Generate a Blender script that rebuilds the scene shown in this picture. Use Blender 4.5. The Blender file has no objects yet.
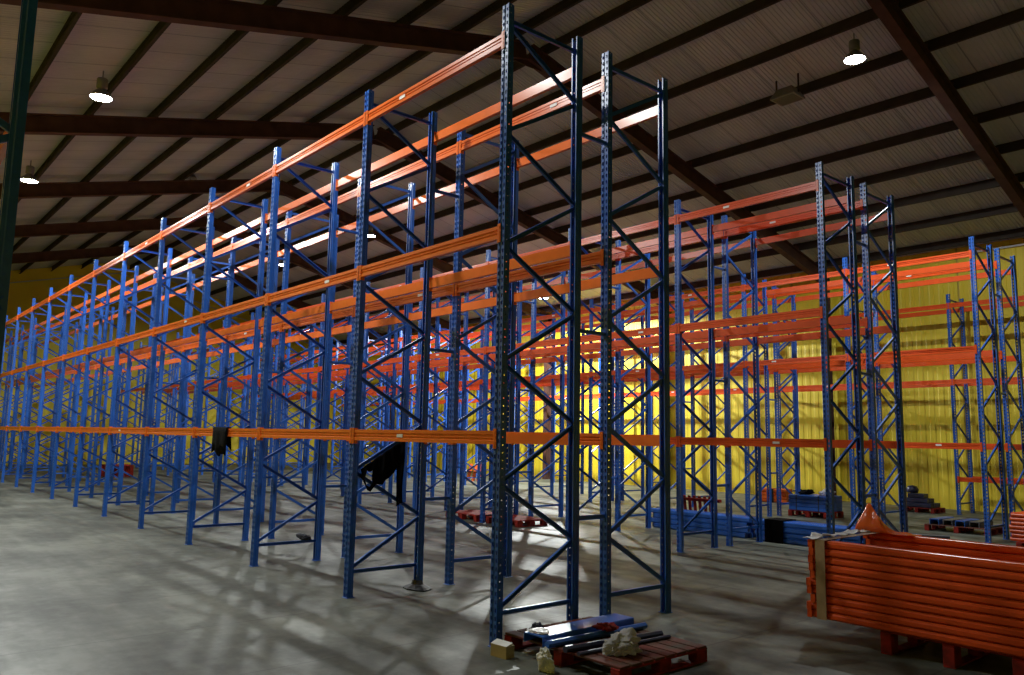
import bpy, math, random
from mathutils import Vector, Matrix
random.seed(7)
SC = bpy.context.scene
COL = SC.collection
PI = math.pi

# ------------------------------------------------------------------ materials
def new_mat(name):
    m = bpy.data.materials.new(name); m.use_nodes = True
    nt = m.node_tree; nt.nodes.clear()
    out = nt.nodes.new('ShaderNodeOutputMaterial')
    b = nt.nodes.new('ShaderNodeBsdfPrincipled')
    nt.links.new(b.outputs[0], out.inputs[0])
    return m, nt, b, out

def N(nt, kind, **kw):
    n = nt.nodes.new(kind)
    for k, v in kw.items(): setattr(n, k, v)
    return n

def mth(nt, op, a, b=None, c=None):
    n = N(nt, 'ShaderNodeMath', operation=op)
    for i, v in enumerate((a, b, c)):
        if v is None: continue
        if isinstance(v, (int, float)): n.inputs[i].default_value = v
        else: nt.links.new(v, n.inputs[i])
    return n.outputs[0]

def paint(name, col, rough=.4, var=.12, scale=6.0, spec=.5, metal=0.0, bump=0.0, coat=0.0, dirt=None):
    m, nt, b, out = new_mat(name)
    tc = N(nt, 'ShaderNodeTexCoord')
    nz = N(nt, 'ShaderNodeTexNoise'); nz.inputs['Scale'].default_value = scale; nz.inputs['Detail'].default_value = 5
    nt.links.new(tc.outputs['Object'], nz.inputs['Vector'])
    cr = N(nt, 'ShaderNodeValToRGB')
    c2 = dirt if dirt else tuple(c*(1-var) for c in col)
    cr.color_ramp.elements[0].position = .3; cr.color_ramp.elements[0].color = (*c2, 1)
    cr.color_ramp.elements[1].position = .65; cr.color_ramp.elements[1].color = (*col, 1)
    nt.links.new(nz.outputs['Fac'], cr.inputs[0])
    nt.links.new(cr.outputs[0], b.inputs['Base Color'])
    b.inputs['Roughness'].default_value = rough
    b.inputs['Specular IOR Level'].default_value = spec
    b.inputs['Metallic'].default_value = metal
    b.inputs['Coat Weight'].default_value = coat
    if bump:
        bp = N(nt, 'ShaderNodeBump'); bp.inputs['Strength'].default_value = bump; bp.inputs['Distance'].default_value = .01
        nt.links.new(nz.outputs['Fac'], bp.inputs['Height']); nt.links.new(bp.outputs[0], b.inputs['Normal'])
    return m

def perforated(name, col, rough):
    """painted steel post with real see-through keyhole slots punched in two columns on the face and one on each side"""
    m, nt, b, out = new_mat(name)
    tc = N(nt, 'ShaderNodeTexCoord')
    sp = N(nt, 'ShaderNodeSeparateXYZ'); nt.links.new(tc.outputs['Object'], sp.inputs[0])
    x, y, z = sp.outputs
    fz = mth(nt, 'FRACT', mth(nt, 'DIVIDE', z, .075))
    inz = mth(nt, 'LESS_THAN', mth(nt, 'ABSOLUTE', mth(nt, 'SUBTRACT', fz, .5)), .26)
    inx = mth(nt, 'LESS_THAN', mth(nt, 'ABSOLUTE', mth(nt, 'SUBTRACT', mth(nt, 'ABSOLUTE', x), .029)), .0105)
    face = mth(nt, 'LESS_THAN', y, .012)
    h1 = mth(nt, 'MULTIPLY', mth(nt, 'MULTIPLY', inz, inx), face)
    fz2 = mth(nt, 'FRACT', mth(nt, 'DIVIDE', mth(nt, 'ADD', z, .0375), .075))
    dz = mth(nt, 'MULTIPLY', mth(nt, 'SUBTRACT', fz2, .5), .075)
    dy = mth(nt, 'SUBTRACT', y, .034)
    rr = mth(nt, 'ADD', mth(nt, 'MULTIPLY', dz, dz), mth(nt, 'MULTIPLY', dy, dy))
    h2 = mth(nt, 'MULTIPLY', mth(nt, 'LESS_THAN', rr, .008*.008), mth(nt, 'GREATER_THAN', mth(nt, 'ABSOLUTE', x), .04))
    hole = mth(nt, 'MAXIMUM', h1, h2)
    nz = N(nt, 'ShaderNodeTexNoise'); nz.inputs['Scale'].default_value = 9; nt.links.new(tc.outputs['Object'], nz.inputs['Vector'])
    cr = N(nt, 'ShaderNodeValToRGB')
    cr.color_ramp.elements[0].position = .3; cr.color_ramp.elements[0].color = (*[c*.82 for c in col], 1)
    cr.color_ramp.elements[1].position = .7; cr.color_ramp.elements[1].color = (*col, 1)
    nt.links.new(nz.outputs['Fac'], cr.inputs[0]); nt.links.new(cr.outputs[0], b.inputs['Base Color'])
    b.inputs['Roughness'].default_value = rough
    tr = N(nt, 'ShaderNodeBsdfTransparent'); mx = N(nt, 'ShaderNodeMixShader')
    nt.links.new(hole, mx.inputs[0]); nt.links.new(b.outputs[0], mx.inputs[1]); nt.links.new(tr.outputs[0], mx.inputs[2])
    nt.links.new(mx.outputs[0], out.inputs[0])
    return m

BLUE_C = (.021, .115, .50)
M = {}
M['blue'] = paint('blue_enamel', BLUE_C, .34, .15)
M['blue_post'] = perforated('blue_perforated_steel', BLUE_C, .29)
M['orange'] = paint('orange_enamel', (.80, .165, .03), .25, .10, spec=.3)
M['red_orange'] = paint('red_orange_enamel', (.70, .088, .017), .30, .12, spec=.28)
M['rust'] = paint('red_oxide_steel', (.090, .045, .036), .75, .35, 3, spec=.15)
M['purlin'] = paint('dark_purlin_steel', (.050, .042, .037), .9, .3, 3, spec=.08)
M['pallet'] = paint('red_pallet_wood', (.32, .022, .015), .75, .5, 9, bump=.3, spec=.2, dirt=(.10, .014, .010))
M['deck'] = paint('worn_red_deck_boards', (.15, .035, .025), .8, .4, 5, bump=.4, spec=.2, dirt=(.085, .065, .05))
M['white'] = paint('white_plastic', (.72, .72, .74), .35, .15)
M['paper'] = paint('white_paper', (.75, .76, .74), .8, .2)
M['tan'] = paint('tan_packing_tape', (.36, .24, .14), .35, .3, 12)
M['black_cloth'] = paint('black_cloth', (.004, .004, .005), 1.0, .3, 30, spec=.1)
M['black'] = paint('black_rubber', (.010, .010, .012), .55, .3)
M['grey'] = paint('grey_lamp_metal', (.16, .16, .17), .4, .2)
M['navy'] = paint('dark_navy_tube', (.018, .022, .06), .35, .3)
M['carton'] = paint('cardboard', (.50, .40, .20), .85, .15)
M['plate_dark'] = paint('dark_steel_plate', (.03, .035, .05), .5, .3)
M['sticker'] = paint('white_sticker', (.8, .8, .78), .5, .05)
M['trim_white'] = paint('white_flashing', (.45, .46, .48), .5, .1)

def mat_film(name, col, rough, trans):
    m, nt, b, out = new_mat(name)
    tc = N(nt, 'ShaderNodeTexCoord'); nz = N(nt, 'ShaderNodeTexNoise'); nz.inputs['Scale'].default_value = 14
    nt.links.new(tc.outputs['Object'], nz.inputs['Vector'])
    bp = N(nt, 'ShaderNodeBump'); bp.inputs['Strength'].default_value = .5; bp.inputs['Distance'].default_value = .02
    nt.links.new(nz.outputs['Fac'], bp.inputs['Height']); nt.links.new(bp.outputs[0], b.inputs['Normal'])
    b.inputs['Base Color'].default_value = (*col, 1); b.inputs['Roughness'].default_value = rough
    t = N(nt, 'ShaderNodeBsdfTranslucent'); t.inputs[0].default_value = (*col, 1)
    mx = N(nt, 'ShaderNodeMixShader'); mx.inputs[0].default_value = trans
    nt.links.new(b.outputs[0], mx.inputs[1]); nt.links.new(t.outputs[0], mx.inputs[2]); nt.links.new(mx.outputs[0], out.inputs[0])
    return m
M['orange_film'] = mat_film('orange_plastic_film', (.85, .17, .035), .18, .35)
M['clear_wrap'] = mat_film('crumpled_clear_wrap', (.55, .55, .56), .08, .3)

def mat_floor():
    m, nt, b, out = new_mat('worn_concrete')
    tc = N(nt, 'ShaderNodeTexCoord'); mp = N(nt, 'ShaderNodeMapping'); nt.links.new(tc.outputs['Object'], mp.inputs[0])
    n1 = N(nt, 'ShaderNodeTexNoise'); n1.inputs['Scale'].default_value = .55; n1.inputs['Detail'].default_value = 6; n1.inputs['Roughness'].default_value = .6
    n2 = N(nt, 'ShaderNodeTexNoise'); n2.inputs['Scale'].default_value = 5; n2.inputs['Detail'].default_value = 8; n2.inputs['Roughness'].default_value = .7
    mp3 = N(nt, 'ShaderNodeMapping'); mp3.inputs['Scale'].default_value = (.5, 3.2, 1); mp3.inputs['Rotation'].default_value = (0, 0, .35)
    nt.links.new(tc.outputs['Object'], mp3.inputs[0])
    n3 = N(nt, 'ShaderNodeTexNoise'); n3.inputs['Scale'].default_value = .8; n3.inputs['Detail'].default_value = 4
    nt.links.new(mp3.outputs[0], n3.inputs['Vector'])
    for n in (n1, n2): nt.links.new(mp.outputs[0], n.inputs['Vector'])
    mix = mth(nt, 'ADD', mth(nt, 'ADD', mth(nt, 'MULTIPLY', n1.outputs['Fac'], .5), mth(nt, 'MULTIPLY', n2.outputs['Fac'], .2)), mth(nt, 'MULTIPLY', n3.outputs['Fac'], .3))
    cr = N(nt, 'ShaderNodeValToRGB')
    e = cr.color_ramp.elements
    e[0].position = .42; e[0].color = (.046, .050, .039, 1)
    e[1].position = .58; e[1].color = (.160, .170, .142, 1)
    k = e.new(.5); k.color = (.092, .098, .080, 1)
    nt.links.new(mix, cr.inputs[0])
    # sawn joints of the slab
    sp = N(nt, 'ShaderNodeSeparateXYZ'); nt.links.new(tc.outputs['Object'], sp.inputs[0])
    jx = mth(nt, 'LESS_THAN', mth(nt, 'ABSOLUTE', mth(nt, 'SUBTRACT', mth(nt, 'FRACT', mth(nt, 'DIVIDE', mth(nt, 'ADD', sp.outputs[0], 8.24+.875), 1.75)), .5)), .006)
    j = mth(nt, 'MULTIPLY', jx, .75)
    mc = N(nt, 'ShaderNodeMixRGB'); mc.inputs[2].default_value = (.04, .04, .034, 1)
    nt.links.new(j, mc.inputs[0]); nt.links.new(cr.outputs[0], mc.inputs[1])
    nt.links.new(mc.outputs[0], b.inputs['Base Color'])
    rr = N(nt, 'ShaderNodeMapRange'); rr.inputs[1].default_value = .35; rr.inputs[2].default_value = .65; rr.inputs[3].default_value = .6; rr.inputs[4].default_value = .40
    nt.links.new(mix, rr.inputs[0]); nt.links.new(rr.outputs[0], b.inputs['Roughness'])
    b.inputs['Specular IOR Level'].default_value = .3
    bp = N(nt, 'ShaderNodeBump'); bp.inputs['Strength'].default_value = .12; bp.inputs['Distance'].default_value = .01
    nt.links.new(n2.outputs['Fac'], bp.inputs['Height']); nt.links.new(bp.outputs[0], b.inputs['Normal'])
    return m
M['floor'] = mat_floor()

def mat_sheet(name, c1, c2, rough, seam=None):
    m, nt, b, out = new_mat(name)
    tc = N(nt, 'ShaderNodeTexCoord'); mp = N(nt, 'ShaderNodeMapping'); nt.links.new(tc.outputs['Object'], mp.inputs[0])
    mp.inputs['Scale'].default_value = (.6, .25, .25)
    n1 = N(nt, 'ShaderNodeTexNoise'); n1.inputs['Scale'].default_value = 1.4; n1.inputs['Detail'].default_value = 7; n1.inputs['Roughness'].default_value = .65
    nt.links.new(mp.outputs[0], n1.inputs['Vector'])
    cr = N(nt, 'ShaderNodeValToRGB'); e = cr.color_ramp.elements
    e[0].position = .35; e[0].color = (*c1, 1); e[1].position = .65; e[1].color = (*c2, 1)
    nt.links.new(n1.outputs['Fac'], cr.inputs[0])
    last = cr.outputs[0]
    if seam:
        sp = N(nt, 'ShaderNodeSeparateXYZ'); nt.links.new(tc.outputs['Object'], sp.inputs[0])
        s = mth(nt, 'LESS_THAN', mth(nt, 'FRACT', mth(nt, 'DIVIDE', sp.outputs[0], seam)), .03)
        mc = N(nt, 'ShaderNodeMixRGB'); mc.inputs[2].default_value = (*[c*.6 for c in c1], 1)
        nt.links.new(s, mc.inputs[0]); nt.links.new(last, mc.inputs[1]); last = mc.outputs[0]
    nt.links.new(last, b.inputs['Base Color']); b.inputs['Roughness'].default_value = rough
    return m
M['roof'] = mat_sheet('ribbed_roof_sheet', (.36, .39, .40), (.46, .49, .50), .6, 1.0)
M['yellow'] = mat_sheet('yellow_wall_sheet', (.60, .46, .018), (.70, .56, .025), .55, 1.9)

def mat_emit(name, col, s):
    m = bpy.data.materials.new(name); m.use_nodes = True; nt = m.node_tree; nt.nodes.clear()
    out = nt.nodes.new('ShaderNodeOutputMaterial'); e = nt.nodes.new('ShaderNodeEmission')
    e.inputs[0].default_value = (*col, 1); e.inputs[1].default_value = s
    nt.links.new(e.outputs[0], out.inputs[0]); return m
M['lens'] = mat_emit('lit_lamp_lens', (1, .98, .94), 60)

# ------------------------------------------------------------------ mesh builder
class MB:
    def __init__(s): s.v = []; s.f = []
    def poly(s, pts, faces):
        o = len(s.v); s.v += [tuple(p) for p in pts]; s.f += [tuple(i+o for i in f) for f in faces]; return s
    def box(s, x0, x1, y0, y1, z0, z1):
        p = [(x0,y0,z0),(x1,y0,z0),(x1,y1,z0),(x0,y1,z0),(x0,y0,z1),(x1,y0,z1),(x1,y1,z1),(x0,y1,z1)]
        return s.poly(p, [(0,3,2,1),(4,5,6,7),(0,1,5,4),(1,2,6,5),(2,3,7,6),(3,0,4,7)])
    def cbox(s, x0, x1, y0, y1, z0, z1, c=.006):
        """box with chamfered vertical and top edges"""
        def ring(i, z): return [(x0+i+c,y0+i,z),(x1-i-c,y0+i,z),(x1-i,y0+i+c,z),(x1-i,y1-i-c,z),(x1-i-c,y1-i,z),(x0+i+c,y1-i,z),(x0+i,y1-i-c,z),(x0+i,y0+i+c,z)]
        return s.loft([ring(c, z0), ring(0, z0+c), ring(0, z1-c), ring(c, z1)])
    def loft(s, rings, caps=True):
        n = len(rings[0]); o = len(s.v)
        for r in rings: s.v += [tuple(p) for p in r]
        for i in range(len(rings)-1):
            for j in range(n):
                a = o+i*n+j; b = o+i*n+(j+1) % n
                s.f.append((a, b, b+n, a+n))
        if caps:
            s.f.append(tuple(o+j for j in reversed(range(n))))
            s.f.append(tuple(o+(len(rings)-1)*n+j for j in range(n)))
        return s
    def bar(s, p, q, w, d, up=(0, 0, 1), c=.15):
        """rectangular bar w (across) by d (along up) from p to q, corners cut"""
        p = Vector(p); q = Vector(q); t = (q-p).normalized(); u = Vector(up)
        a = t.cross(u)
        if a.length < 1e-6: u = Vector((1, 0, 0)); a = t.cross(u)
        a.normalize(); u = a.cross(t).normalized()
        k = c*min(w, d); hw, hd = w/2, d/2
        sec = [(-hw+k,-hd),(hw-k,-hd),(hw,-hd+k),(hw,hd-k),(hw-k,hd),(-hw+k,hd),(-hw,hd-k),(-hw,-hd+k)]
        return s.loft([[p+a*x+u*y for x, y in sec], [q+a*x+u*y for x, y in sec]])
    def channel(s, p, q, w, d, t=.004, up=(0, 0, 1)):
        """open C-channel, web w wide, flanges d deep along up"""
        p = Vector(p); q = Vector(q); ax = (q-p).normalized(); u = Vector(up); a = ax.cross(u).normalized(); u = a.cross(ax).normalized()
        h = w/2
        sec = [(-h,0),(h,0),(h,d),(h-t,d),(h-t,t),(-h+t,t),(-h+t,d),(-h,d)]
        return s.loft([[p+a*x+u*y for x, y in sec], [q+a*x+u*y for x, y in sec]])
    def tube(s, p, q, r, n=12, r2=None):
        p = Vector(p); q = Vector(q); t = (q-p).normalized()
        a = t.orthogonal().normalized(); b = t.cross(a); r2 = r if r2 is None else r2
        return s.loft([[p+(a*math.cos(2*PI*i/n)+b*math.sin(2*PI*i/n))*r for i in range(n)], [q+(a*math.cos(2*PI*i/n)+b*math.sin(2*PI*i/n))*r2 for i in range(n)]])
    def lathe(s, prof, c=(0, 0, 0), n=24, caps=False):
        rings = [[(c[0]+r*math.cos(2*PI*i/n), c[1]+r*math.sin(2*PI*i/n), c[2]+z) for i in range(n)] for r, z in prof]
        return s.loft(rings, caps)
    def mesh(s, name, mat, smooth=False):
        me = bpy.data.meshes.new(name); me.from_pydata(s.v, [], s.f); me.materials.append(M[mat] if isinstance(mat, str) else mat)
        me.validate(); me.update()
        import bmesh
        bm = bmesh.new(); bm.from_mesh(me); bmesh.ops.recalc_face_normals(bm, faces=bm.faces); bm.to_mesh(me); bm.free()
        if smooth:
            for p in me.polygons: p.use_smooth = True
        return me
    def build(s, name, mat, parent=None, smooth=False):
        return place(name, s.mesh(name, mat, smooth), parent)

def place(name, me, parent=None, loc=(0, 0, 0), rot=(0, 0, 0)):
    o = bpy.data.objects.new(name, me); COL.objects.link(o)
    o.location = loc; o.rotation_euler = rot
    if parent is not None: o.parent = parent
    return o
def tag(o, label, cat, group=None, kind=None):
    o['label'] = label; o['category'] = cat
    if group: o['group'] = group
    if kind: o['kind'] = kind
    return o
def thing(name, label, cat, loc=(0, 0, 0), rz=0, group=None):
    o = bpy.data.objects.new(name, None); COL.objects.link(o); o.location = loc; o.rotation_euler = (0, 0, rz)
    o.empty_display_size = .2
    return tag(o, label, cat, group)
def struct(o, label=None, cat=None):
    o['kind'] = 'structure'
    if label: o['label'] = label
    if cat: o['category'] = cat
    return o

# ------------------------------------------------------------------ camera (solved from the rack grid)
f, yaw, pitch, roll, h = 789.526, .8629, .1261, .0187, 1.9474
cy, sy, cp, sp_ = math.cos(yaw), math.sin(yaw), math.cos(pitch), math.sin(pitch)
F = Vector((-sy*cp, cy*cp, sp_)); R = Vector((cy, sy, 0)); U = R.cross(F)
c_, s_ = math.cos(roll), math.sin(roll)
R2 = R*c_+U*s_; U2 = U*c_-R*s_
cam = bpy.data.cameras.new('camera'); cam.sensor_width = 36; cam.lens = f*36/1024; cam.clip_end = 200; cam.clip_start = .05
co = bpy.data.objects.new('camera', cam); COL.objects.link(co)
co.matrix_world = Matrix(((R2.x, U2.x, -F.x, 0), (R2.y, U2.y, -F.y, 0), (R2.z, U2.z, -F.z, h), (0, 0, 0, 1)))
SC.camera = co

# ------------------------------------------------------------------ setting
XL, XR, YN, YF = -49.8, 8.0, -2.4, 26.6
YR = 12.1; SL = .25
def zp(y): return h+9.62-SL*abs(y-YR)        # underside of the purlins
ZT = .24                                       # purlin depth up to the sheets
struct(MB().box(XL-.2, XR+.2, YN-.2, YF+.2, -.2, 0).build('floor', 'floor'), 'worn grey concrete warehouse floor', 'floor')

def ribbed(p0, eu, length, ev, width_vec, pitch, depth, nrm):
    """trapezoid-ribbed sheet: ribs repeat along eu, run along width_vec"""
    mb = MB(); p0 = Vector(p0); eu = Vector(eu); wv = Vector(width_vec); nrm = Vector(nrm)
    pts = []; n = int(length/pitch)
    for i in range(n+1):
        for a, d in ((0, 0), (.45, 0), (.55, 1), (.9, 1)):
            q = (i+a)*pitch
            if q <= length: pts.append(p0+eu*q+nrm*d*depth)
    m = len(pts)
    mb.poly(pts+[p+wv for p in pts], [(i, i+1, i+1+m, i+m) for i in range(m-1)])
    return mb
zr = zp(YR)+ZT
sh = ribbed((XL, YR, zr), (1, 0, 0), XR-XL, None, (0, YF+.3-YR, -SL*(YF+.3-YR)), .10, .011, (0, 0, 1)).build('ceiling', 'roof')
struct(sh, 'ribbed roof slope over the far half of the warehouse', 'roof')
sh = ribbed((XL, YR, zr), (1, 0, 0), XR-XL, None, (0, YN-.3-YR, SL*(YN-.3-YR)), .10, .011, (0, 0, 1)).build('ceiling', 'roof')
struct(sh, 'ribbed roof slope over the near half of the warehouse', 'roof')
ze = zp(YF)+ZT
struct(ribbed((XL, YF, 0), (1, 0, 0), XR-XL, None, (0, 0, ze), .3, .010, (0, 1, 0)).build('wall_back', 'yellow'), 'long yellow sheet wall behind the racks', 'wall')
struct(ribbed((XL, YN, 0), (1, 0, 0), XR-XL, None, (0, 0, zp(YN)+ZT), .3, .03, (0, -1, 0)).build('wall_front', 'yellow'), 'yellow sheet wall behind the camera', 'wall')
def gable(x, name, lab):
    mb = MB(); t = .06 if x > 0 else -.06
    prof = [(YN, 0), (YF, 0), (YF, ze), (YR, zr), (YN, zp(YN)+ZT)]
    mb.loft([[(x, y, z) for y, z in prof], [(x+t, y, z) for y, z in prof]])
    struct(mb.build(name, 'yellow'), lab, 'wall')
gable(XL, 'wall_left', 'yellow gable wall at the far end of the racks')
gable(XR, 'wall_right', 'yellow gable wall beside the camera')
# flashings where walls meet roof
struct(MB().box(XL, XR, YF-.07, YF-.005, 7.93, 7.985).build('trim_1', 'trim_white'), 'thin pale flashing along the top of the yellow wall', 'trim')
mb = MB(); mb.bar((XL+.06, YN, zp(YN)-.45), (XL+.06, YR, zp(YR)-.45), .05, .06); mb.bar((XL+.06, YR, zp(YR)-.45), (XL+.06, YF, zp(YF)-.45), .05, .06)
struct(mb.build('trim_2', 'trim_white'), 'thin pale flashing along the far gable', 'trim')
# purlins
purl = [12.65+1.484*i for i in range(0, 10)]
ys = purl+[24.2-y for y in purl]
for y in ys:
    if not YN < y < YF: continue
    z = zp(y); mb = MB(); s = 1 if y > YR else -1
    sec = [(-.035, 0), (.035, 0), (.035, .012), (-.023, .012), (-.023, ZT-.012), (.035, ZT-.012), (.035, ZT-.001), (-.035, ZT-.001)]
    mb.loft([[(XL+.05, y+s*a, z+b) for a, b in sec], [(XR-.05, y+s*a, z+b) for a, b in sec]])
    struct(mb.build('roof_purlin', 'purlin'), 'dark steel purlin running along the roof', 'purlin')
# portal rafters and wall columns
RD, RW = .45, .22
def ibeam(mb, a, b, up, w, d, t=.03):
    a = Vector(a); b = Vector(b); up = Vector(up)
    mb.bar(a+up*(t/2), b+up*(t/2), w, t, up, .05); mb.bar(a+up*(d-t/2), b+up*(d-t/2), w, t, up, .05)
    mb.bar(a+up*(d/2), b+up*(d/2), t*.8, d-2*t, up, .05)
portals = [-6.35 if i == 0 else -6.6+7.15*i for i in range(-5, 3)]
X_RIGHT = -6.35
for x in portals:
    for s, ye in ((1, YF-.1), (-1, YN+.1)):
        mb = MB(); n = Vector((0, s*SL, 1)).normalized()
        xe = x
        if s == 1 and x == X_RIGHT: xe = x-.45
        ibeam(mb, (x, YR, zp(YR)-RD*1.03), (xe, ye, zp(ye)-RD*1.03), n, RW, RD)
        # deeper haunch at the ridge
        y2 = YR+s*.55
        mb.loft([[(x-.012, YR, zp(YR)-RD-.16), (x-.012, y2, zp(y2)-RD), (x-.012, YR, zp(YR)-RD+.02)], [(x+.012, YR, zp(YR)-RD-.16), (x+.012, y2, zp(y2)-RD), (x+.012, YR, zp(YR)-RD+.02)]])
        # cleats that hold the purlins
        for y in ys:
            if (y-YR)*s > .3 and YN+.3 < y < YF-.3:
                xm = x+(xe-x)*(y-YR)/(ye-YR)
                mb.box(xm-.09, xm+.09, y-s*.05-.012, y-s*.05+.012, zp(y)-.02, zp(y)+.17)
        struct(mb.build('roof_rafter', 'rust'), 'red oxide steel rafter crossing the roof', 'rafter')
        mb = MB(); yc = ye-s*.16
        ibeam(mb, (xe, yc-.16, 0), (xe, yc-.16, zp(yc)-.05), (0, 1, 0), RW, .32)
        struct(mb.build('column', 'rust'), 'red oxide steel column against the side wall', 'column')

# ------------------------------------------------------------------ pallet racking
H = 6.4; PITCH = 2.8
def post_profile():
    t = .004
    half = [(0, .007), (.012, .007), (.017, 0), (.05, 0), (.05, .05), (.041, .058), (.041, .082), (.026, .082)]
    outer = half
    # inner offset
    inner = []
    for i, (x, y) in enumerate(outer):
        a = Vector(outer[max(i-1, 0)]); b = Vector(outer[min(i+1, len(outer)-1)]); p = Vector((x, y))
        d1 = (p-a); d2 = (b-p)
        if i == 0: d1 = Vector((1, 0))
        if d1.length == 0: d1 = d2
        if d2.length == 0: d2 = d1
        d1 = d1.normalized(); d2 = d2.normalized()
        n1 = Vector((-d1.y, d1.x)); n2 = Vector((-d2.y, d2.x)); n = (n1+n2)
        n = n/ max(n.length_squared/2, .5)
        inner.append(p+n*t)
    full_o = [(-x, y) for x, y in reversed(outer[1:])]+outer
    full_i = [(-v.x, v.y) for v in reversed(inner[1:])]+[(v.x, v.y) for v in inner]
    return full_o+list(reversed(full_i))
PP = post_profile()
def post_mesh():
    mb = MB(); n = len(PP); m = n//2
    lo = [(x, y, .006) for x, y in PP]; hi = [(x, y, H) for x, y in PP]
    mb.v = lo+hi
    mb.f = [(j, (j+1) % n, (j+1) % n+n, j+n) for j in range(n)]
    for j in range(m-1):        # thin end caps, quad by quad
        mb.f.append((j, n-1-j, n-2-j, j+1)); mb.f.append((n+j, n+j+1, 2*n-2-j, 2*n-1-j))
    return mb.mesh('upright_post', 'blue_post')
ME_POST = post_mesh()
mb = MB().cbox(-.06, .06, -.015, .1, 0, .007, .002)
for x in (-.025, .025): mb.tube((x, .092, .006), (x, .092, .02), .006, 6)
ME_PLATE = mb.mesh('base_plate', 'blue')
D = 1.0878
NODES = [.33+.5885*i for i in range(11)]
def brace_ends(i): # zigzag from front to rear
    a, b = NODES[i]+.02, NODES[i+1]-.02
    return ((0, .065, a), (0, D-.065, b)) if i % 2 == 0 else ((0, D-.065, a), (0, .065, b))
def brace_mb(mb, p, q): return mb.channel(Vector(p)-Vector((.018, 0, 0)), Vector(q)-Vector((.018, 0, 0)), .044, .03, .003, (1, 0, 0))
ME_DIAG = [brace_mb(MB(), *brace_ends(i)).mesh('diagonal_brace', 'blue') for i in range(10)]
ME_HOR = [brace_mb(MB(), (0, .065, z), (0, D-.065, z)).mesh('horizontal_brace', 'blue') for z in (.30, 6.235)]
mb = MB()
for i in range(10): brace_mb(mb, *brace_ends(i))
for z in (.30, 6.235): brace_mb(mb, (0, .065, z), (0, D-.065, z))
ME_BRACING = mb.mesh('bracing', 'blue')
BL, BH = PITCH-.1, .066
def beam_sec(): return [(0,-BH),(0,-.030),(.009,-.024),(.009,-.008),(.002,-.004),(.002,.004),(.009,.008),(.009,.024),(0,.030),(0,BH),(.034,BH),(.034,.040),(.05,.040),(.05,-BH)]
def beam_mb(L=BL): # spans x from 0 to -L, show face at y = 0 looking to -y
    c = .0
    return MB().loft([[(-c, y, z) for y, z in beam_sec()], [(-L+c, y, z) for y, z in beam_sec()]])
def connector_mb(mb, x, s):
    # folded end plate: tab on the post face plus a flange to the beam end; s = +1 tab points to +x
    a, b = sorted((x, x+s*.044))
    mb.box(a, b, -.006, -.001, -.105, .085)
    mb.box(x-.003, x+.003, -.006, .05, -.105, .085)
    for z in (-.08, -.045, .0, .05): mb.box(x+s*.018, x+s*.030, -.009, -.006, z-.012, z+.012)
    return mb
ME_BEAM_A = beam_mb().mesh('beam', 'orange'); ME_BEAM_R = beam_mb().mesh('beam', 'red_orange')
CONS = {c: [connector_mb(MB(), 0, 1).mesh('beam_connector', c), connector_mb(MB(), -BL, -1).mesh('beam_connector', c)] for c in ('orange', 'red_orange')}
mb = beam_mb(); connector_mb(mb, 0, 1); connector_mb(mb, -BL, -1)
BEAMC = {c: mb.mesh('beam', c) for c in ('orange', 'red_orange')}
ME_STICK = MB().box(-.06, .06, -.0015, .008, -.018, .018).mesh('load_sticker', 'sticker')
ME_SPACER = [MB().bar((0, 0, 0), (0, g, 0), .045, .04).box(-.03, .03, 0, .004, -.05, .05).box(-.03, .03, g-.004, g, -.05, .05).mesh('row_spacer', 'blue') for g in (.4185, .408)]

def frame(root, x, y, near, alt_plate=False, mirror=False):
    e = bpy.data.objects.new('upright_frame', None); COL.objects.link(e); e.parent = root
    e.location = Vector((x, y, 0))-root.location; e.empty_display_size = .2
    if mirror: e.location.y += D; e.rotation_euler = (0, 0, PI)
    place('upright_post', ME_POST, e); place('upright_post', ME_POST, e, (0, D, 0), (0, 0, PI))
    place('base_plate', ME_PLATE, e)
    if not alt_plate: place('base_plate', ME_PLATE, e, (0, D, 0), (0, 0, PI))
    if near:
        for me in ME_DIAG: place('diagonal_brace', me, e)
        for me in ME_HOR: place('horizontal_brace', me, e)
    else: place('bracing', ME_BRACING, e)
    return e

def rack(x0, y0, nb, levels, label, group, near=6, extra=(), only=None, gap=None, sticker_every=3, front=True, back=True, paint_='red_orange', mirror=False):
    ME_BEAM = ME_BEAM_A if paint_ == 'orange' else ME_BEAM_R
    ME_CON = CONS[paint_]; ME_BEAMC = BEAMC[paint_]
    root = thing('pallet_rack', label, 'pallet rack', (x0, y0, 0), 0, group)
    frames = []
    for k in range(nb+1):
        frames.append(frame(root, x0-PITCH*k, y0, k < near, only == k, mirror))
        if gap is not None and k < near:
            for z in (1.13, 3.1, 5.3): place('row_spacer', ME_SPACER[gap], root, (-PITCH*k, -(.4185, .408)[gap], z))
    cnt = 0
    for k in range(nb):
        for z in levels:
            for side in (0, 1):
                if side == 0 and not front: continue
                loc = (-PITCH*k-.05, 0, z) if side == 0 else (-PITCH*(k+1)+.05, D, z)
                rot = (0, 0, 0) if side == 0 else (0, 0, PI)
                nr = k < 5
                b = place('beam', ME_BEAM if nr else ME_BEAMC, root, loc, rot)
                cnt += 1
                if nr:
                    for me in ME_CON: place('beam_connector', me, b)
                    if side == 0 and cnt % 4 == 1:
                        place('load_sticker', ME_STICK, b, (-BL*random.choice((.3, .36, .62, .7)), 0, random.choice((0, .015))))
    for k, z, side in extra:
        b = place('beam', ME_BEAM, root, (-PITCH*k-.05, 0, z) if side == 0 else (-PITCH*(k+1)+.05, D, z), (0, 0, 0 if side == 0 else PI))
        for me in ME_CON: place('beam_connector', me, b)
    return root, frames
LV = (1.945, 3.985, 6.03)
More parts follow.
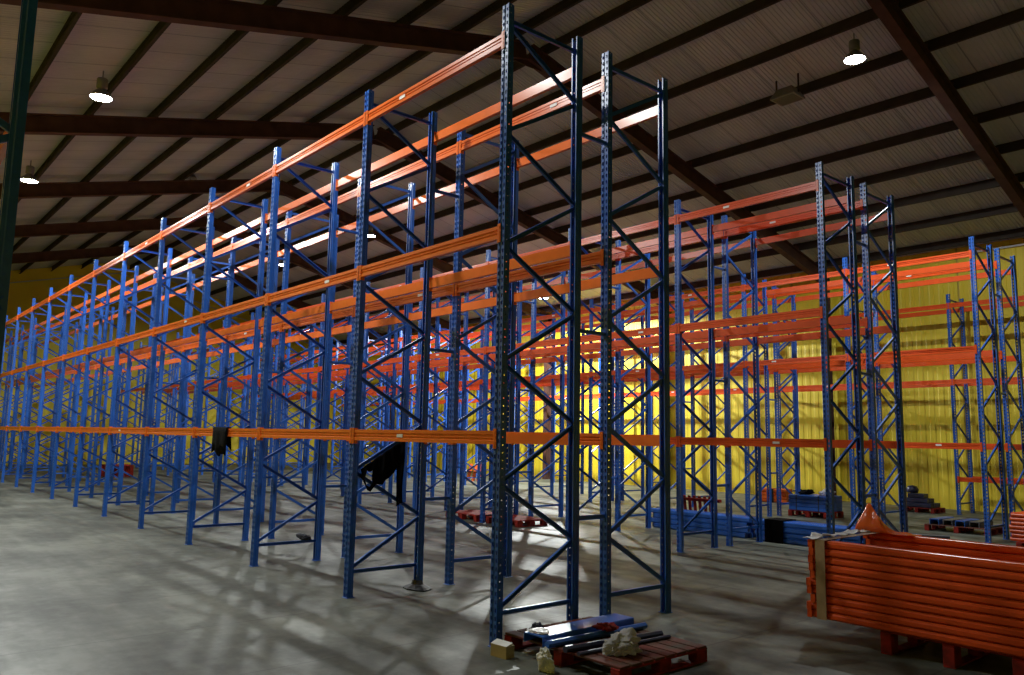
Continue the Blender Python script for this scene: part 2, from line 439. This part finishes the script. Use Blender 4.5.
G = 'orange and blue pallet racking rows'
XA, YA = -5.918, 4.897
rA, frA = rack(XA, YA, 14, LV, 'tall blue rack run nearest the camera, its end post beside the loaded red pallet', G, only=1, paint_='orange')
rA2, frA2 = rack(XA-.0, YA+D+.4185, 14, LV, 'tall blue rack run standing back to back right behind the nearest run', G, gap=0, paint_='orange', mirror=True)
XB, YB = -6.076, 11.562
rB, frB = rack(XB, YB, 14, LV, 'blue rack run whose end frame rises just behind the orange beam stack, reddish unlit beams', G)
rB2, frB2 = rack(XB, YB+D+.408, 14, LV, 'blue rack run back to back behind the one rising over the orange beam stack', G, gap=1, mirror=True)
XC, YC = -6.153, 18.141
rC, frC = rack(XC, YC, 14, LV, 'blue rack run with bright orange beams ending at the right edge', G)
rC2, frC2 = rack(XC, YC+D+.408, 14, LV, 'blue rack run back to back behind the bright one at the right edge', G, gap=1, mirror=True)
rD, frD = rack(-6.3, 24.72, 14, (3.8, 6.05), 'dark rack run standing alone along the yellow wall', G, near=5, extra=((0, 1.0, 0), (0, 1.0, 1)))
rZ, frZ = rack(-5.93, .79-D, 1, LV, 'dark rack post with orange beam cut off at the left edge of the photo', G, paint_='orange', mirror=True)
# big foot plate on the second frame of the nearest run, and small marks
e = frA[1]
mb = MB()
ring = lambda r1, r2, z: [(r1*math.cos(2*PI*i/20)*(1+.08*math.sin(5*i)), D-.05+r2*math.sin(2*PI*i/20)*(1+.08*math.cos(3*i)), z) for i in range(20)]
mb.loft([ring(.23, .15, 0), ring(.235, .155, .015), ring(.18, .12, .035), ring(.085, .07, .06), ring(.065, .06, .11)])
o = mb.build('base_plate', 'black', e); o['label'] = 'wide dark foot spread round the post base'
o = MB().box(-.02, .02, D+.0, D+.003, 1.53, 1.62).build('sticker', 'sticker', frA2[0]); o.location = (.02, 0, 0); o['label'] = 'small white sticker'
o.location = (0, 0, 0)
o2 = MB().box(-.044, -.012, D-.086, D-.083, 1.55, 1.63).build('sticker', 'sticker', frA2[0]); o2['label'] = 'small white sticker on the post side'
bpy.data.objects.remove(o)

# ------------------------------------------------------------------ lamps
def lamp(x, y, z, label, lit=True, power=0, drop=None):
    t = thing('high_bay_lamp', label, 'lamp', (x, y, z), 0, 'high bay lamps under the roof')
    top = zp(y)-z
    MB().lathe([(.0, .42), (.10, .42), (.11, .40), (.11, .22), (.08, .20), (.05, .19)], n=20).build('ballast_housing', 'grey', t, True)
    MB().lathe([(.055, .2), (.10, .17), (.17, .09), (.215, .01), (.225, 0), (.218, 0), (.165, .085), (.095, .16), (.05, .19)], n=28).build('reflector', 'grey', t, True)
    MB().tube((0, 0, .42), (0, 0, top), .014, 8).build('hanging_rod', 'grey', t)
    MB().lathe([(.0, .004), (.208, .004), (.208, .014), (.0, .014)], n=28).build('lens', 'lens' if lit else 'grey', t)
    if lit:
        L = bpy.data.lights.new('lamp_light', 'SPOT'); L.spot_size = math.radians(168); L.spot_blend = .15; L.shadow_soft_size = .16
        L.energy = power; L.color = (.95, 1, .97)
        lo = bpy.data.objects.new('lamp_light', L); COL.objects.link(lo); lo.location = (x, y, z-.03)
PW = 2000
lamp(-17.7, 3.67, 8.86, 'larger of the two lit lamps above the left end of the racks', power=PW)
lamp(-25.18, 3.6, 8.84, 'smaller lit lamp at the far left, close to the dark left post', power=PW)
lamp(-10.0, 3.0, 8.75, 'lit lamp hanging above the aisle, just over the top of the photo', power=PW*.6)
lamp(-32.7, 3.6, 8.84, 'lit lamp deep in the left aisle outside the photo', power=PW*.5)
lamp(-7.41, 15.79, 10.05, 'brightest lit lamp on the right side under the roof', power=PW*1.2)
lamp(-27.71, 15.99, 10.0, 'small lit lamp seen between rack posts below the top beams, right of the other', power=PW)
lamp(-35.71, 15.9, 10.02, 'small lit lamp seen between rack posts at left, farthest of the middle row', power=PW)
lamp(-24.5, 22.7, 7.9, 'lit lamp glaring low between the rack posts in the middle', power=PW*4.5)
lamp(-28.2, 8.92, 10.9, 'dark unlit lamp under the roof above the left racks', lit=False)
# square unlit floodlight under the right roof
t = thing('floodlight', 'unlit square floodlight hung under the right roof, left of the bright lamp', 'lamp', (-9.3, 16.35, 9.95))
mb = MB(); mb.loft([[(-.3*k, -.26*k, z), (.3*k, -.26*k, z), (.3*k, .26*k, z), (-.3*k, .26*k, z)] for k, z in ((1, 0), (1.02, .03), (.7, .2), (.66, .24))]); mb.build('housing', 'grey', t)
MB().box(-.26, .26, -.22, .22, -.006, 0).build('glass', 'plate_dark', t)
mb = MB(); zt = zp(16.35)-9.95
for s in (-1, 1): mb.bar((s*.28, 0, .1), (s*.28, 0, zt), .02, .04)
mb.build('bracket', 'purlin', t)

# ------------------------------------------------------------------ pallets
def pallet(name, label, cx, cy_, lx, ly, hgt=.14, rz=0, group='red wooden pallets', z0=0, nb=8, deckmat='deck'):
    """skids run along local y, deck boards along local x"""
    t = thing(name, label, 'pallet', (cx, cy_, z0), rz, group)
    d = MB(); w = ly/nb
    for i in range(nb):
        y = -ly/2+w*i
        d.cbox(-lx/2, lx/2, y+w*.08, y+w*.92, hgt-.02, hgt, .003)
    d.build('deck', deckmat, t)
    for i in range(3):
        x = -lx/2+.05+(lx-.10)*i/2
        m = MB()
        for j in range(3):
            y = -ly/2+.075+(ly-.15)*j/2
            m.cbox(x-.05, x+.05, y-.075, y+.075, .018, hgt-.038, .004)
        m.cbox(x-.05, x+.05, -ly/2, ly/2, 0, .018, .003); m.cbox(x-.05, x+.05, -ly/2, ly/2, hgt-.038, hgt-.02, .003)
        m.build('skid', 'pallet', t)
    return t
PX0, PX1, PY0, PY1 = -5.84, -4.41, 4.97, 6.14
pallet('pallet', 'red pallet at the foot of the nearest post, loaded with blue plates and tubes', (PX0+PX1)/2, (PY0+PY1)/2, PX1-PX0, PY1-PY0)
# load of the near pallet
m = MB(); m.channel((-5.36, 4.90, .245), (-5.40, 6.15, .245), .24, -.1+.0, .004, (0, 0, 1)) if False else None
m = MB()
m.loft([[(x+dx, y, z) for x, z in ((-.13, 0), (-.125, .075), (-.118, .085), (.118, .085), (.125, .075), (.13, 0), (.122, 0), (.117, .074), (-.117, .074), (-.122, 0))] for dx, y in ((-5.36, 4.90), (-5.39, 6.14))])
for v in range(len(m.v)): m.v[v] = (m.v[v][0], m.v[v][1], m.v[v][2]+.141)
o = tag(m.build('steel_channel', 'blue'), 'wide flat blue steel channel lying on the near red pallet', 'steel channel')
def post_piece(name, label, p, q, w, d, mat, cat):
    mm = MB(); mm.bar(p, q, w, d, (0, 0, 1), .35); return tag(mm.build(name, mat), label, cat)
post_piece('steel_tube', 'slim blue steel tube lying beside the wide blue channel on the near pallet', (-5.185, 4.90, .171), (-5.14, 6.16, .171), .06, .06, 'blue', 'steel tube')
post_piece('steel_tube', 'dark navy steel tube lying in the middle of the near pallet', (-4.99, 4.93, .168), (-4.86, 6.05, .168), .065, .054, 'navy', 'steel tube')
post_piece('steel_bar', 'thin dark bar lying right of the dark navy tube on the near pallet', (-4.85, 4.95, .156), (-4.77, 6.06, .156), .04, .03, 'navy', 'steel bar')

def crumple(name, label, cat, c, r, mat, seed, sx=1, sy=1, sz=1, amp=.45, floor_z=0, sub=4):
    import bmesh
    bm = bmesh.new(); bmesh.ops.create_icosphere(bm, subdivisions=sub, radius=1)
    rnd = random.Random(seed)
    dirs = [(Vector((rnd.gauss(0, 1), rnd.gauss(0, 1), rnd.gauss(0, 1))).normalized(), rnd.uniform(-1, 1)) for _ in range(16)]
    from mathutils import noise
    off = Vector((seed*3.1, seed*1.7, seed*.9))
    for v in bm.verts:
        n = v.co.normalized(); k = 1
        for dv, a in dirs:
            k += amp*a*max(0, n.dot(dv)-.55)*2
        k += amp*.7*(abs(noise.noise(n*2.3+off))*2-.5)+amp*.25*(abs(noise.noise(n*6+off))*2-.4)
        k = max(k, .25)
        p = n*k
        v.co = Vector((p.x*sx*r, p.y*sy*r, p.z*sz*r))
    zmin = min(v.co.z for v in bm.verts)
    for v in bm.verts: v.co.z = max(v.co.z-zmin*.55, 0)
    me = bpy.data.meshes.new(name); bm.to_mesh(me); bm.free(); me.materials.append(M[mat])
    o = place(name, me, None, (c[0], c[1], floor_z))
    return tag(o, label, cat)
crumple('plastic_wrap', 'crumpled clear and grey plastic wrap on the near pallet', 'plastic wrap', (-4.67, 5.30), .10, 'clear_wrap', 3, 1.15, 1.4, .75, .55, .14)
crumple('plastic_wrap', 'small white scrap of film lying at the left corner of the wide blue channel', 'plastic wrap', (-5.37, 4.97), .075, 'white', 9, 1.5, .8, .25, .3, .2265)
crumple('paper_scrap', 'crumpled white paper on the floor in front of the near pallet', 'paper', (-5.06, 4.77), .08, 'paper', 5, .9, .6, 1.3, .45, 0)
crumple('rag', 'small reddish rag lying on the slim blue tube', 'rag', (-5.15, 5.62), .06, 'pallet', 12, .7, 1.5, .6, .6, .2015)
crumple('rag', 'small dark clump at the back left of the near pallet', 'rag', (-5.62, 5.18), .055, 'navy', 14, 1, 1, 1.2, .4, .14)
# carton lying open against the post foot
t = thing('carton', 'small open cardboard carton on the floor at the foot of the nearest post', 'carton', (-5.63, 4.775, 0), .12)
m = MB(); w, d2, hh, k = .095, .055, .105, .006
m.loft([[(-w, -d2, 0), (w, -d2, 0), (w, d2, 0), (-w, d2, 0)], [(-w, -d2, hh), (w, -d2, hh), (w, d2, hh), (-w, d2, hh)], [(-w+k, -d2+k, hh), (w-k, -d2+k, hh), (w-k, d2-k, hh), (-w+k, d2-k, hh)], [(-w+k, -d2+k, k), (w-k, -d2+k, k), (w-k, d2-k, k), (-w+k, d2-k, k)]])
m.build('body', 'carton', t)
MB().poly([(-w, -d2, hh), (w, -d2, hh), (w, d2*.6, hh+.02), (-w, d2*.5, hh+.025), (-w, -d2, hh+.004), (w, -d2, hh+.004), (w, d2*.6, hh+.024), (-w, d2*.5, hh+.029)], [(0, 1, 2, 3), (4, 5, 6, 7), (0, 1, 5, 4), (1, 2, 6, 5), (2, 3, 7, 6), (3, 0, 4, 7)]).build('flap', 'paper', t)

# ------------------------------------------------------------------ orange beam stack on the right
SXL, SXR, SY = -4.27, -1.62, 7.68
LAY = .0765; Z0 = .215; WID = .125
pallet('pallet', 'red pallet carrying the big orange beam stack at the right', -2.98, 8.35, 1.2, 1.3, .215, 0, 'red wooden pallets', 0, 8, 'pallet')
def loose_beam_mesh():
    """spare beam lying on its side: step section plus end plates"""
    sec = [(.004, .010), (0, .018), (0, .048), (.010, .058), (.014, .070), (.022, .073), (.05, .073), (.055, .064), (.10, .064), (.105, .073), (WID-.012, .073), (WID, .060), (WID, .012), (WID-.012, 0), (.020, 0), (.012, .004)]
    L = SXR-SXL
    mb_ = MB().loft([[(0, y, z) for y, z in sec], [(L, y, z) for y, z in sec]])
    return mb_.mesh('beam_body', 'red_orange')
ME_LB = loose_beam_mesh()
ME_LC = [MB().box(x-.004, x+.004, -.022, WID+.01, .001, .0745).box(min(x, x+s*.045), max(x, x+s*.045), -.022, -.018, .001, .0745).mesh('end_plate', 'red_orange') for x, s in ((0, 1), (SXR-SXL, -1))]
ORD = ['topmost', 'second', 'third', 'fourth', 'fifth', 'sixth', 'seventh', 'eighth', 'ninth', 'tenth', 'lowest']
NL = 10
cols = [(SY, NL, 'front face'), (SY+.32, NL-2, 'second column'), (SY+.64, NL-2, 'third column'), (SY+.96, NL-2, 'fourth column'), (SY+1.24, NL, 'back column')]
rnd = random.Random(4)
for y, n, cname in cols:
    for i in range(n):
        fromtop = n-1-i
        w = 'lowest' if i == 0 else ORD[fromtop]
        lab = f'{w} orange beam {"" if w in ("topmost", "lowest") else "from the top "}in the {cname} of the big taped stack at right'
        t = thing('loose_beam', lab, 'rack beam', (SXL+rnd.uniform(-.025, .025), y+rnd.uniform(-.006, .006), Z0+LAY*i), rnd.uniform(-.002, .002), 'orange beams of the big stack')
        place('beam_body', ME_LB, t)
        for me in ME_LC: place('end_plate', me, t)
# tape loop round the left end and white film over the top edge
ztop = Z0+LAY*NL
m = MB(); xa, xb = SXL+.09, SXL+.19
for x0_, x1_, y0_, y1_, z0_, z1_ in ((xa, xb, SY-.034, SY-.030, Z0+.0, ztop+.006), (xa, xb, SY+1.24+WID+.012, SY+1.24+WID+.016, Z0, ztop+.006)):
    m.box(x0_, x1_, y0_, y1_, z0_, z1_)
tag(m.box(xa, xb, SY-.034, SY+1.24+WID+.016, ztop+.003, ztop+.007).build('packing_tape', 'tan'), 'tan packing tape wrapped down the left end of the big orange stack', 'tape')
m = MB(); g = []
nx, ny = 5, 26
for j in range(ny+1):
    for i in range(nx+1):
        y = SY-.05+1.45*j/ny
        x = SXL-.03+.13*i/nx+.02*math.sin(j*1.3)+.012*math.sin(j*2.9+i)
        g.append((x, y, ztop+.012+.008*math.sin(j*1.7+i*1.1)+.03*max(0, math.sin(j*.5-.5))**6))
m.poly(g, [(j*(nx+1)+i, j*(nx+1)+i+1, (j+1)*(nx+1)+i+1, (j+1)*(nx+1)+i) for j in range(ny) for i in range(nx)])
o = tag(m.build('plastic_strip', 'white', None, True), 'white plastic strip lying over the left end of the big orange stack', 'plastic strip')
sm = o.modifiers.new('thickness', 'SOLIDIFY'); sm.thickness = .004; sm.offset = 1
# orange film sheet bunched up behind the stack top
m = MB(); g = []; nu, nv = 30, 14
for j in range(nv+1):
    for i in range(nu+1):
        u = i/nu; v = j/nv
        top = .24*math.exp(-((u-.12)/.13)**2)+.19*math.exp(-((u-.36)/.17)**2)+.045*(1-u)
        x = -4.36+.62*u+.04*math.sin(v*4+u*5)
        z = ztop+.005+top*math.sin(v*PI)**.7+.012*math.sin(u*21+v*6)*math.sin(v*PI)
        y = SY+1.27+.20*(v-.5)+.05*math.sin(u*9)*math.sin(v*PI)
        g.append((x, y, z))
m.poly(g, [(j*(nu+1)+i, j*(nu+1)+i+1, (j+1)*(nu+1)+i+1, (j+1)*(nu+1)+i) for j in range(nv) for i in range(nu)])
o = tag(m.build('plastic_sheet', 'orange_film', None, True), 'crumpled glossy orange plastic sheet bunched on top of the big stack', 'plastic sheet')
sm = o.modifiers.new('thickness', 'SOLIDIFY'); sm.thickness = .004

# second, smaller stack at the right edge
pallet('pallet', 'red pallet under the small orange stack at the right edge', -4.9, 18.2-.25, 1.1, .9, .14, 0, 'red wooden pallets', 0, 7, 'pallet')
for j in range(6):
    for i in range(7):
        w = ORD[6-i]
        lab = f'{w} orange beam{"" if w in ("topmost",) else " from the top"} in row {["one","two","three","four","five","six"][j]} of the small stack at the right edge'
        t = thing('loose_beam', lab, 'rack beam', (-5.57+rnd.uniform(-.02, .02), 17.62+.135*j, .14+.0765*i), 0, 'orange beams of the small stack')
        place('beam_body', ME_LB, t)
        t.scale = (.8, 1, 1)

# ------------------------------------------------------------------ blue stack of spare frames behind the second row
rnd = random.Random(8)
def spare_stack(x0_, x1_, y0_, n, which, grp):
    for i in range(n):
        for j in range(3):
            w = ['lowest', 'second from the floor', 'third from the floor', 'topmost'][i if i < n-1 else 3]
            rr_ = ['front', 'middle', 'back'][j]
            t = thing('spare_upright', f'{w} blue spare upright in the {rr_} row of the {which}', 'rack upright', ((x0_+x1_)/2, y0_+.145*j+rnd.uniform(-.018, .018), .106*i), 0, grp)
            m = MB(); a = x0_-t.location.x+rnd.uniform(-.09, .09); b = x1_-t.location.x+rnd.uniform(-.09, .09)
            sec = [(0, .022), (0, .078), (.022, .1), (.045, .1), (.05, .088), (.07, .088), (.075, .1), (.09, .1), (.11, .08), (.11, .02), (.092, 0), (.018, 0)]
            m.loft([[(a, y, z) for y, z in sec], [(b, y, z) for y, z in sec]]); m.build('post_body', 'blue', t)
            MB().cbox(a-.008, a+.004, -.006, .116, .001, .104, .002).build('foot_plate', 'plate_dark', t)
spare_stack(-11.8, -9.3, 14.36, 4, 'left floor stack', 'blue spare uprights of the left floor stack')
spare_stack(-9.05, -6.95, 14.30, 4, 'right floor stack', 'blue spare uprights of the right floor stack')
m = MB()
for a, b, c, d in ((14.255, 14.262, .0, .44), (14.745, 14.752, .0, .44)): m.box(-8.85, -8.45, a, b, c, d)
m.box(-8.85, -8.45, 14.255, 14.752, .433, .44)
tag(m.build('stretch_wrap', 'black_cloth'), 'black wrap round the left end of the right blue floor stack', 'wrap')
# pallets and bundles further back
def leaning_boards():
    t = thing('pallet', 'red slatted pallet tipped up on edge behind the left blue floor stack', 'pallet', (-10.95, 15.1, 0), .1, 'red wooden pallets')
    m = MB()
    for i in range(7): m.bar((-.46+i*.13, .12, .02), (-.38+i*.13, -.12, .72), .07, .02, (0, 1, 0))
    m.build('slats', 'pallet', t)
    m = MB(); m.bar((-.5, .06, .1), (.48, .06, .1), .08, .05); m.bar((-.5, -.10, .64), (.52, -.10, .64), .10, .07); m.build('rails', 'pallet', t)
leaning_boards()
pallet('pallet', 'red pallet under the blue bundle behind the third rack run', -11.05, 20.3, 1.1, .9, .16, .0, 'red wooden pallets', 0, 7, 'pallet')
t = thing('steel_bundle', 'blue bundle of rack posts on a red pallet behind the blue floor stacks', 'steel bundle', (-11.05, 20.3, .16), 0)
for i in range(4):
    m = MB()
    for j in range(5): m.bar((-.52, -.36+j*.18, .055+i*.1), (.52, -.36+j*.18, .055+i*.1), .17, .095, (0, 0, 1), .1)
    m.build('post_layer', 'blue', t)
m = MB()
for x in (-.3, .33): m.box(x-.012, x+.012, -.455, -.45, 0, .412); m.box(x-.012, x+.012, -.455, .45, .4035, .41)
m.build('strap', 'black', t)
crumple('plastic_wrap', 'white and black wrap scraps on top of the blue bundle', 'plastic wrap', (-10.75, 20.3), .14, 'white', 21, 1.3, 1, .6, .6, .571)
crumple('rag', 'black rag on the left of the blue bundle', 'rag', (-11.3, 20.3), .13, 'black_cloth', 22, 1.2, 1, .7, .5, .571)
pallet('pallet', 'red pallet holding grey and blue steel parts near the right edge rack', -7.25, 19.95, 1.35, 1.0, .15, .02, 'red wooden pallets', 0, 7)
for i, (x, y, l, mt, lab) in enumerate([(-7.7, 19.9, .9, 'blue', 'leftmost'), (-7.42, 19.95, .95, 'grey', 'second from left'), (-7.15, 19.9, .9, 'blue', 'third from left'), (-6.88, 19.95, .85, 'grey', 'rightmost')]):
    m = MB()
    sec = [(-.1, 0), (-.1, .12), (-.09, .13), (.09, .13), (.1, .12), (.1, 0), (.09, 0), (.085, .11), (-.085, .11), (-.09, 0)]
    m.loft([[(x+a, y-l/2, .151+b) for a, b in sec], [(x+a, y+l/2, .151+b) for a, b in sec]])
    tag(m.build('steel_channel', mt), f'{lab} of four steel channels on the red pallet by the right edge rack', 'steel channel', 'steel channels on the far pallet')
pallet('pallet', 'dark red pallet under the dark bundle against the yellow wall', -10.1, 25.0-.3, 1.0, .8, .14, .0, 'red wooden pallets', 0, 6, 'pallet')
t = thing('steel_bundle', 'dark navy bundle of parts on a pallet against the yellow wall', 'steel bundle', (-10.1, 24.7, .14))
m = MB()
for i in range(3):
    for j in range(4-i): m.bar((-.5+.1*i, -.28+j*.17+i*.06, .07+.13*i), (.4-.12*i, -.28+j*.17+i*.06, .07+.13*i), .15, .125)
m.build('tubes', 'navy', t)
MB().lathe([(.0, 0), (.15, 0), (.17, .1), (.12, .2), (.0, .22)], (-.25, 0, .4), 14).build('coil', 'navy', t, True)
pallet('pallet', 'left one of two red pallets on the floor behind the nearest runs, in the middle', -15.25, 12.0, 1.2, .9, .15, 0, 'red wooden pallets', 0, 7, 'pallet')
pallet('pallet', 'right one of two red pallets on the floor behind the nearest runs, in the middle', -13.8, 12.05, 1.1, .9, .15, 0, 'red wooden pallets', 0, 7, 'pallet')
pallet('pallet', 'red pallet far away at the left end, behind the rack posts', -36.5, 9.4, 1.2, 1.0, .5, 0, 'red wooden pallets', 0, 7, 'pallet')
t = thing('beam_bundle', 'orange bundle of short parts near the yellow wall, left of the blue bundle', 'beam bundle', (-14.4, 23.9, 0), .2)
m = MB()
for i in range(4):
    for j in range(3): m.bar((-.45, -.2+j*.2, .06+.11*i), (.45, -.2+j*.2, .06+.11*i), .16, .1)
m.build('bars', 'orange', t); MB().box(-.03, .03, -.29, .29, 0, .45).build('strap', 'black', t)
m = MB(); m.bar((-7.9, 17.55, .04), (-6.85, 18.05, .04), .2, .08)
tag(m.build('steel_plate', 'plate_dark'), 'dark flat steel piece on the floor behind the big orange stack', 'steel plate')
t = thing('beam_bundle', 'brownish orange bundle standing far back in the middle, before the yellow wall', 'beam bundle', (-28.2, 22.0, 0), .2)
m = MB()
for i in range(3): m.bar((-.3+.3*i, 0, 0), (-.2+.3*i, .1, .75), .22, .14)
m.build('bars', 'orange', t); MB().bar((-.45, 0, .4), (.5, .1, .4), .3, .05).build('strap', 'black', t)

# ------------------------------------------------------------------ cloths
def cloth_on_brace():
    """black cloth slung over the diagonal brace of the second near frame"""
    x = XA-PITCH; g = []; nu, nv = 26, 12
    top0 = Vector((x+.03, 5.02, 1.53)); top1 = Vector((x+.03, 5.66, 1.92))
    def hang(u):
        if u < .16: return .10+.25*u/.16*.6
        if u < .30: return .27+.1*math.sin((u-.16)/.14*PI)
        if u < .86: return .30+.12*math.sin((u-.3)*9)*.4+.16*(u-.3)
        return .82
    for j in range(nv+1):
        for i in range(nu+1):
            u = i/nu; v = j/nv; p = top0.lerp(top1, u)
            z = p.z-hang(u)*v
            xx = p.x+.03*math.sin(u*17+v*2)*v+.012*math.sin(u*31)
            g.append((xx, p.y+.02*math.sin(v*5+u*7)*v, z))
    m_ = MB()
    fs = []
    for j in range(nv):
        for i in range(nu):
            u = (i+.5)/nu; v = (j+.5)/nv
            if .13 < u < .26 and .35 < v < .86: continue      # gap where the cloth loops
            fs.append((j*(nu+1)+i, j*(nu+1)+i+1, (j+1)*(nu+1)+i+1, (j+1)*(nu+1)+i))
    m_.poly(g, fs)
    o = tag(m_.build('cloth', 'black_cloth', None, True), 'black cloth slung over a diagonal brace of the nearest run', 'cloth')
    s = o.modifiers.new('thickness', 'SOLIDIFY'); s.thickness = .012
cloth_on_brace()
def cloth_on_beam():
    g = []; nu = 10; prof = [(-.012, 1.60), (-.016, 1.75), (-.014, 1.95), (-.012, 2.02), (.02, 2.026), (.058, 2.02), (.065, 1.9), (.07, 1.72)]
    for j, (y, z) in enumerate(prof):
        for i in range(nu+1):
            u = i/nu
            zz = z if 1 < j < 6 else z+.05*math.sin(u*9+j)+(-.05 if u > .7 else 0)
            g.append((-13.35+.62*u+.02*math.sin(j+u*5), YA+y+.010*math.sin(u*14)*(1 if j in (0, 1, 7) else 0)-.008, zz))
    m_ = MB(); m_.poly(g, [(j*(nu+1)+i, j*(nu+1)+i+1, (j+1)*(nu+1)+i+1, (j+1)*(nu+1)+i) for j in range(len(prof)-1) for i in range(nu)])
    o = tag(m_.build('cloth', 'black_cloth', None, True), 'black cloth draped over the lowest front beam of the nearest run', 'cloth')
    s = o.modifiers.new('thickness', 'SOLIDIFY'); s.thickness = .006; s.offset = 1
cloth_on_beam()

crumple('rag', 'small dark rag lying on the bottom brace of the third frame in the nearest run', 'rag', (-11.54, 5.74), .07, 'plate_dark', 31, .7, 1.3, .7, .4, .318)
# ------------------------------------------------------------------ light and view
w = bpy.data.worlds.new('world'); SC.world = w; w.use_nodes = True
w.node_tree.nodes['Background'].inputs[0].default_value = (.6, .7, 1, 1); w.node_tree.nodes['Background'].inputs[1].default_value = .0
vs = SC.view_settings
vs.view_transform = 'Standard'; vs.look = 'None'; vs.gamma = 1; vs.use_curve_mapping = False; vs.exposure = 0.0
SC.cycles.use_denoising = True
SC.cycles.max_bounces = 8; SC.cycles.diffuse_bounces = 5; SC.cycles.transparent_max_bounces = 12
SC.cycles.sample_clamp_indirect = 4
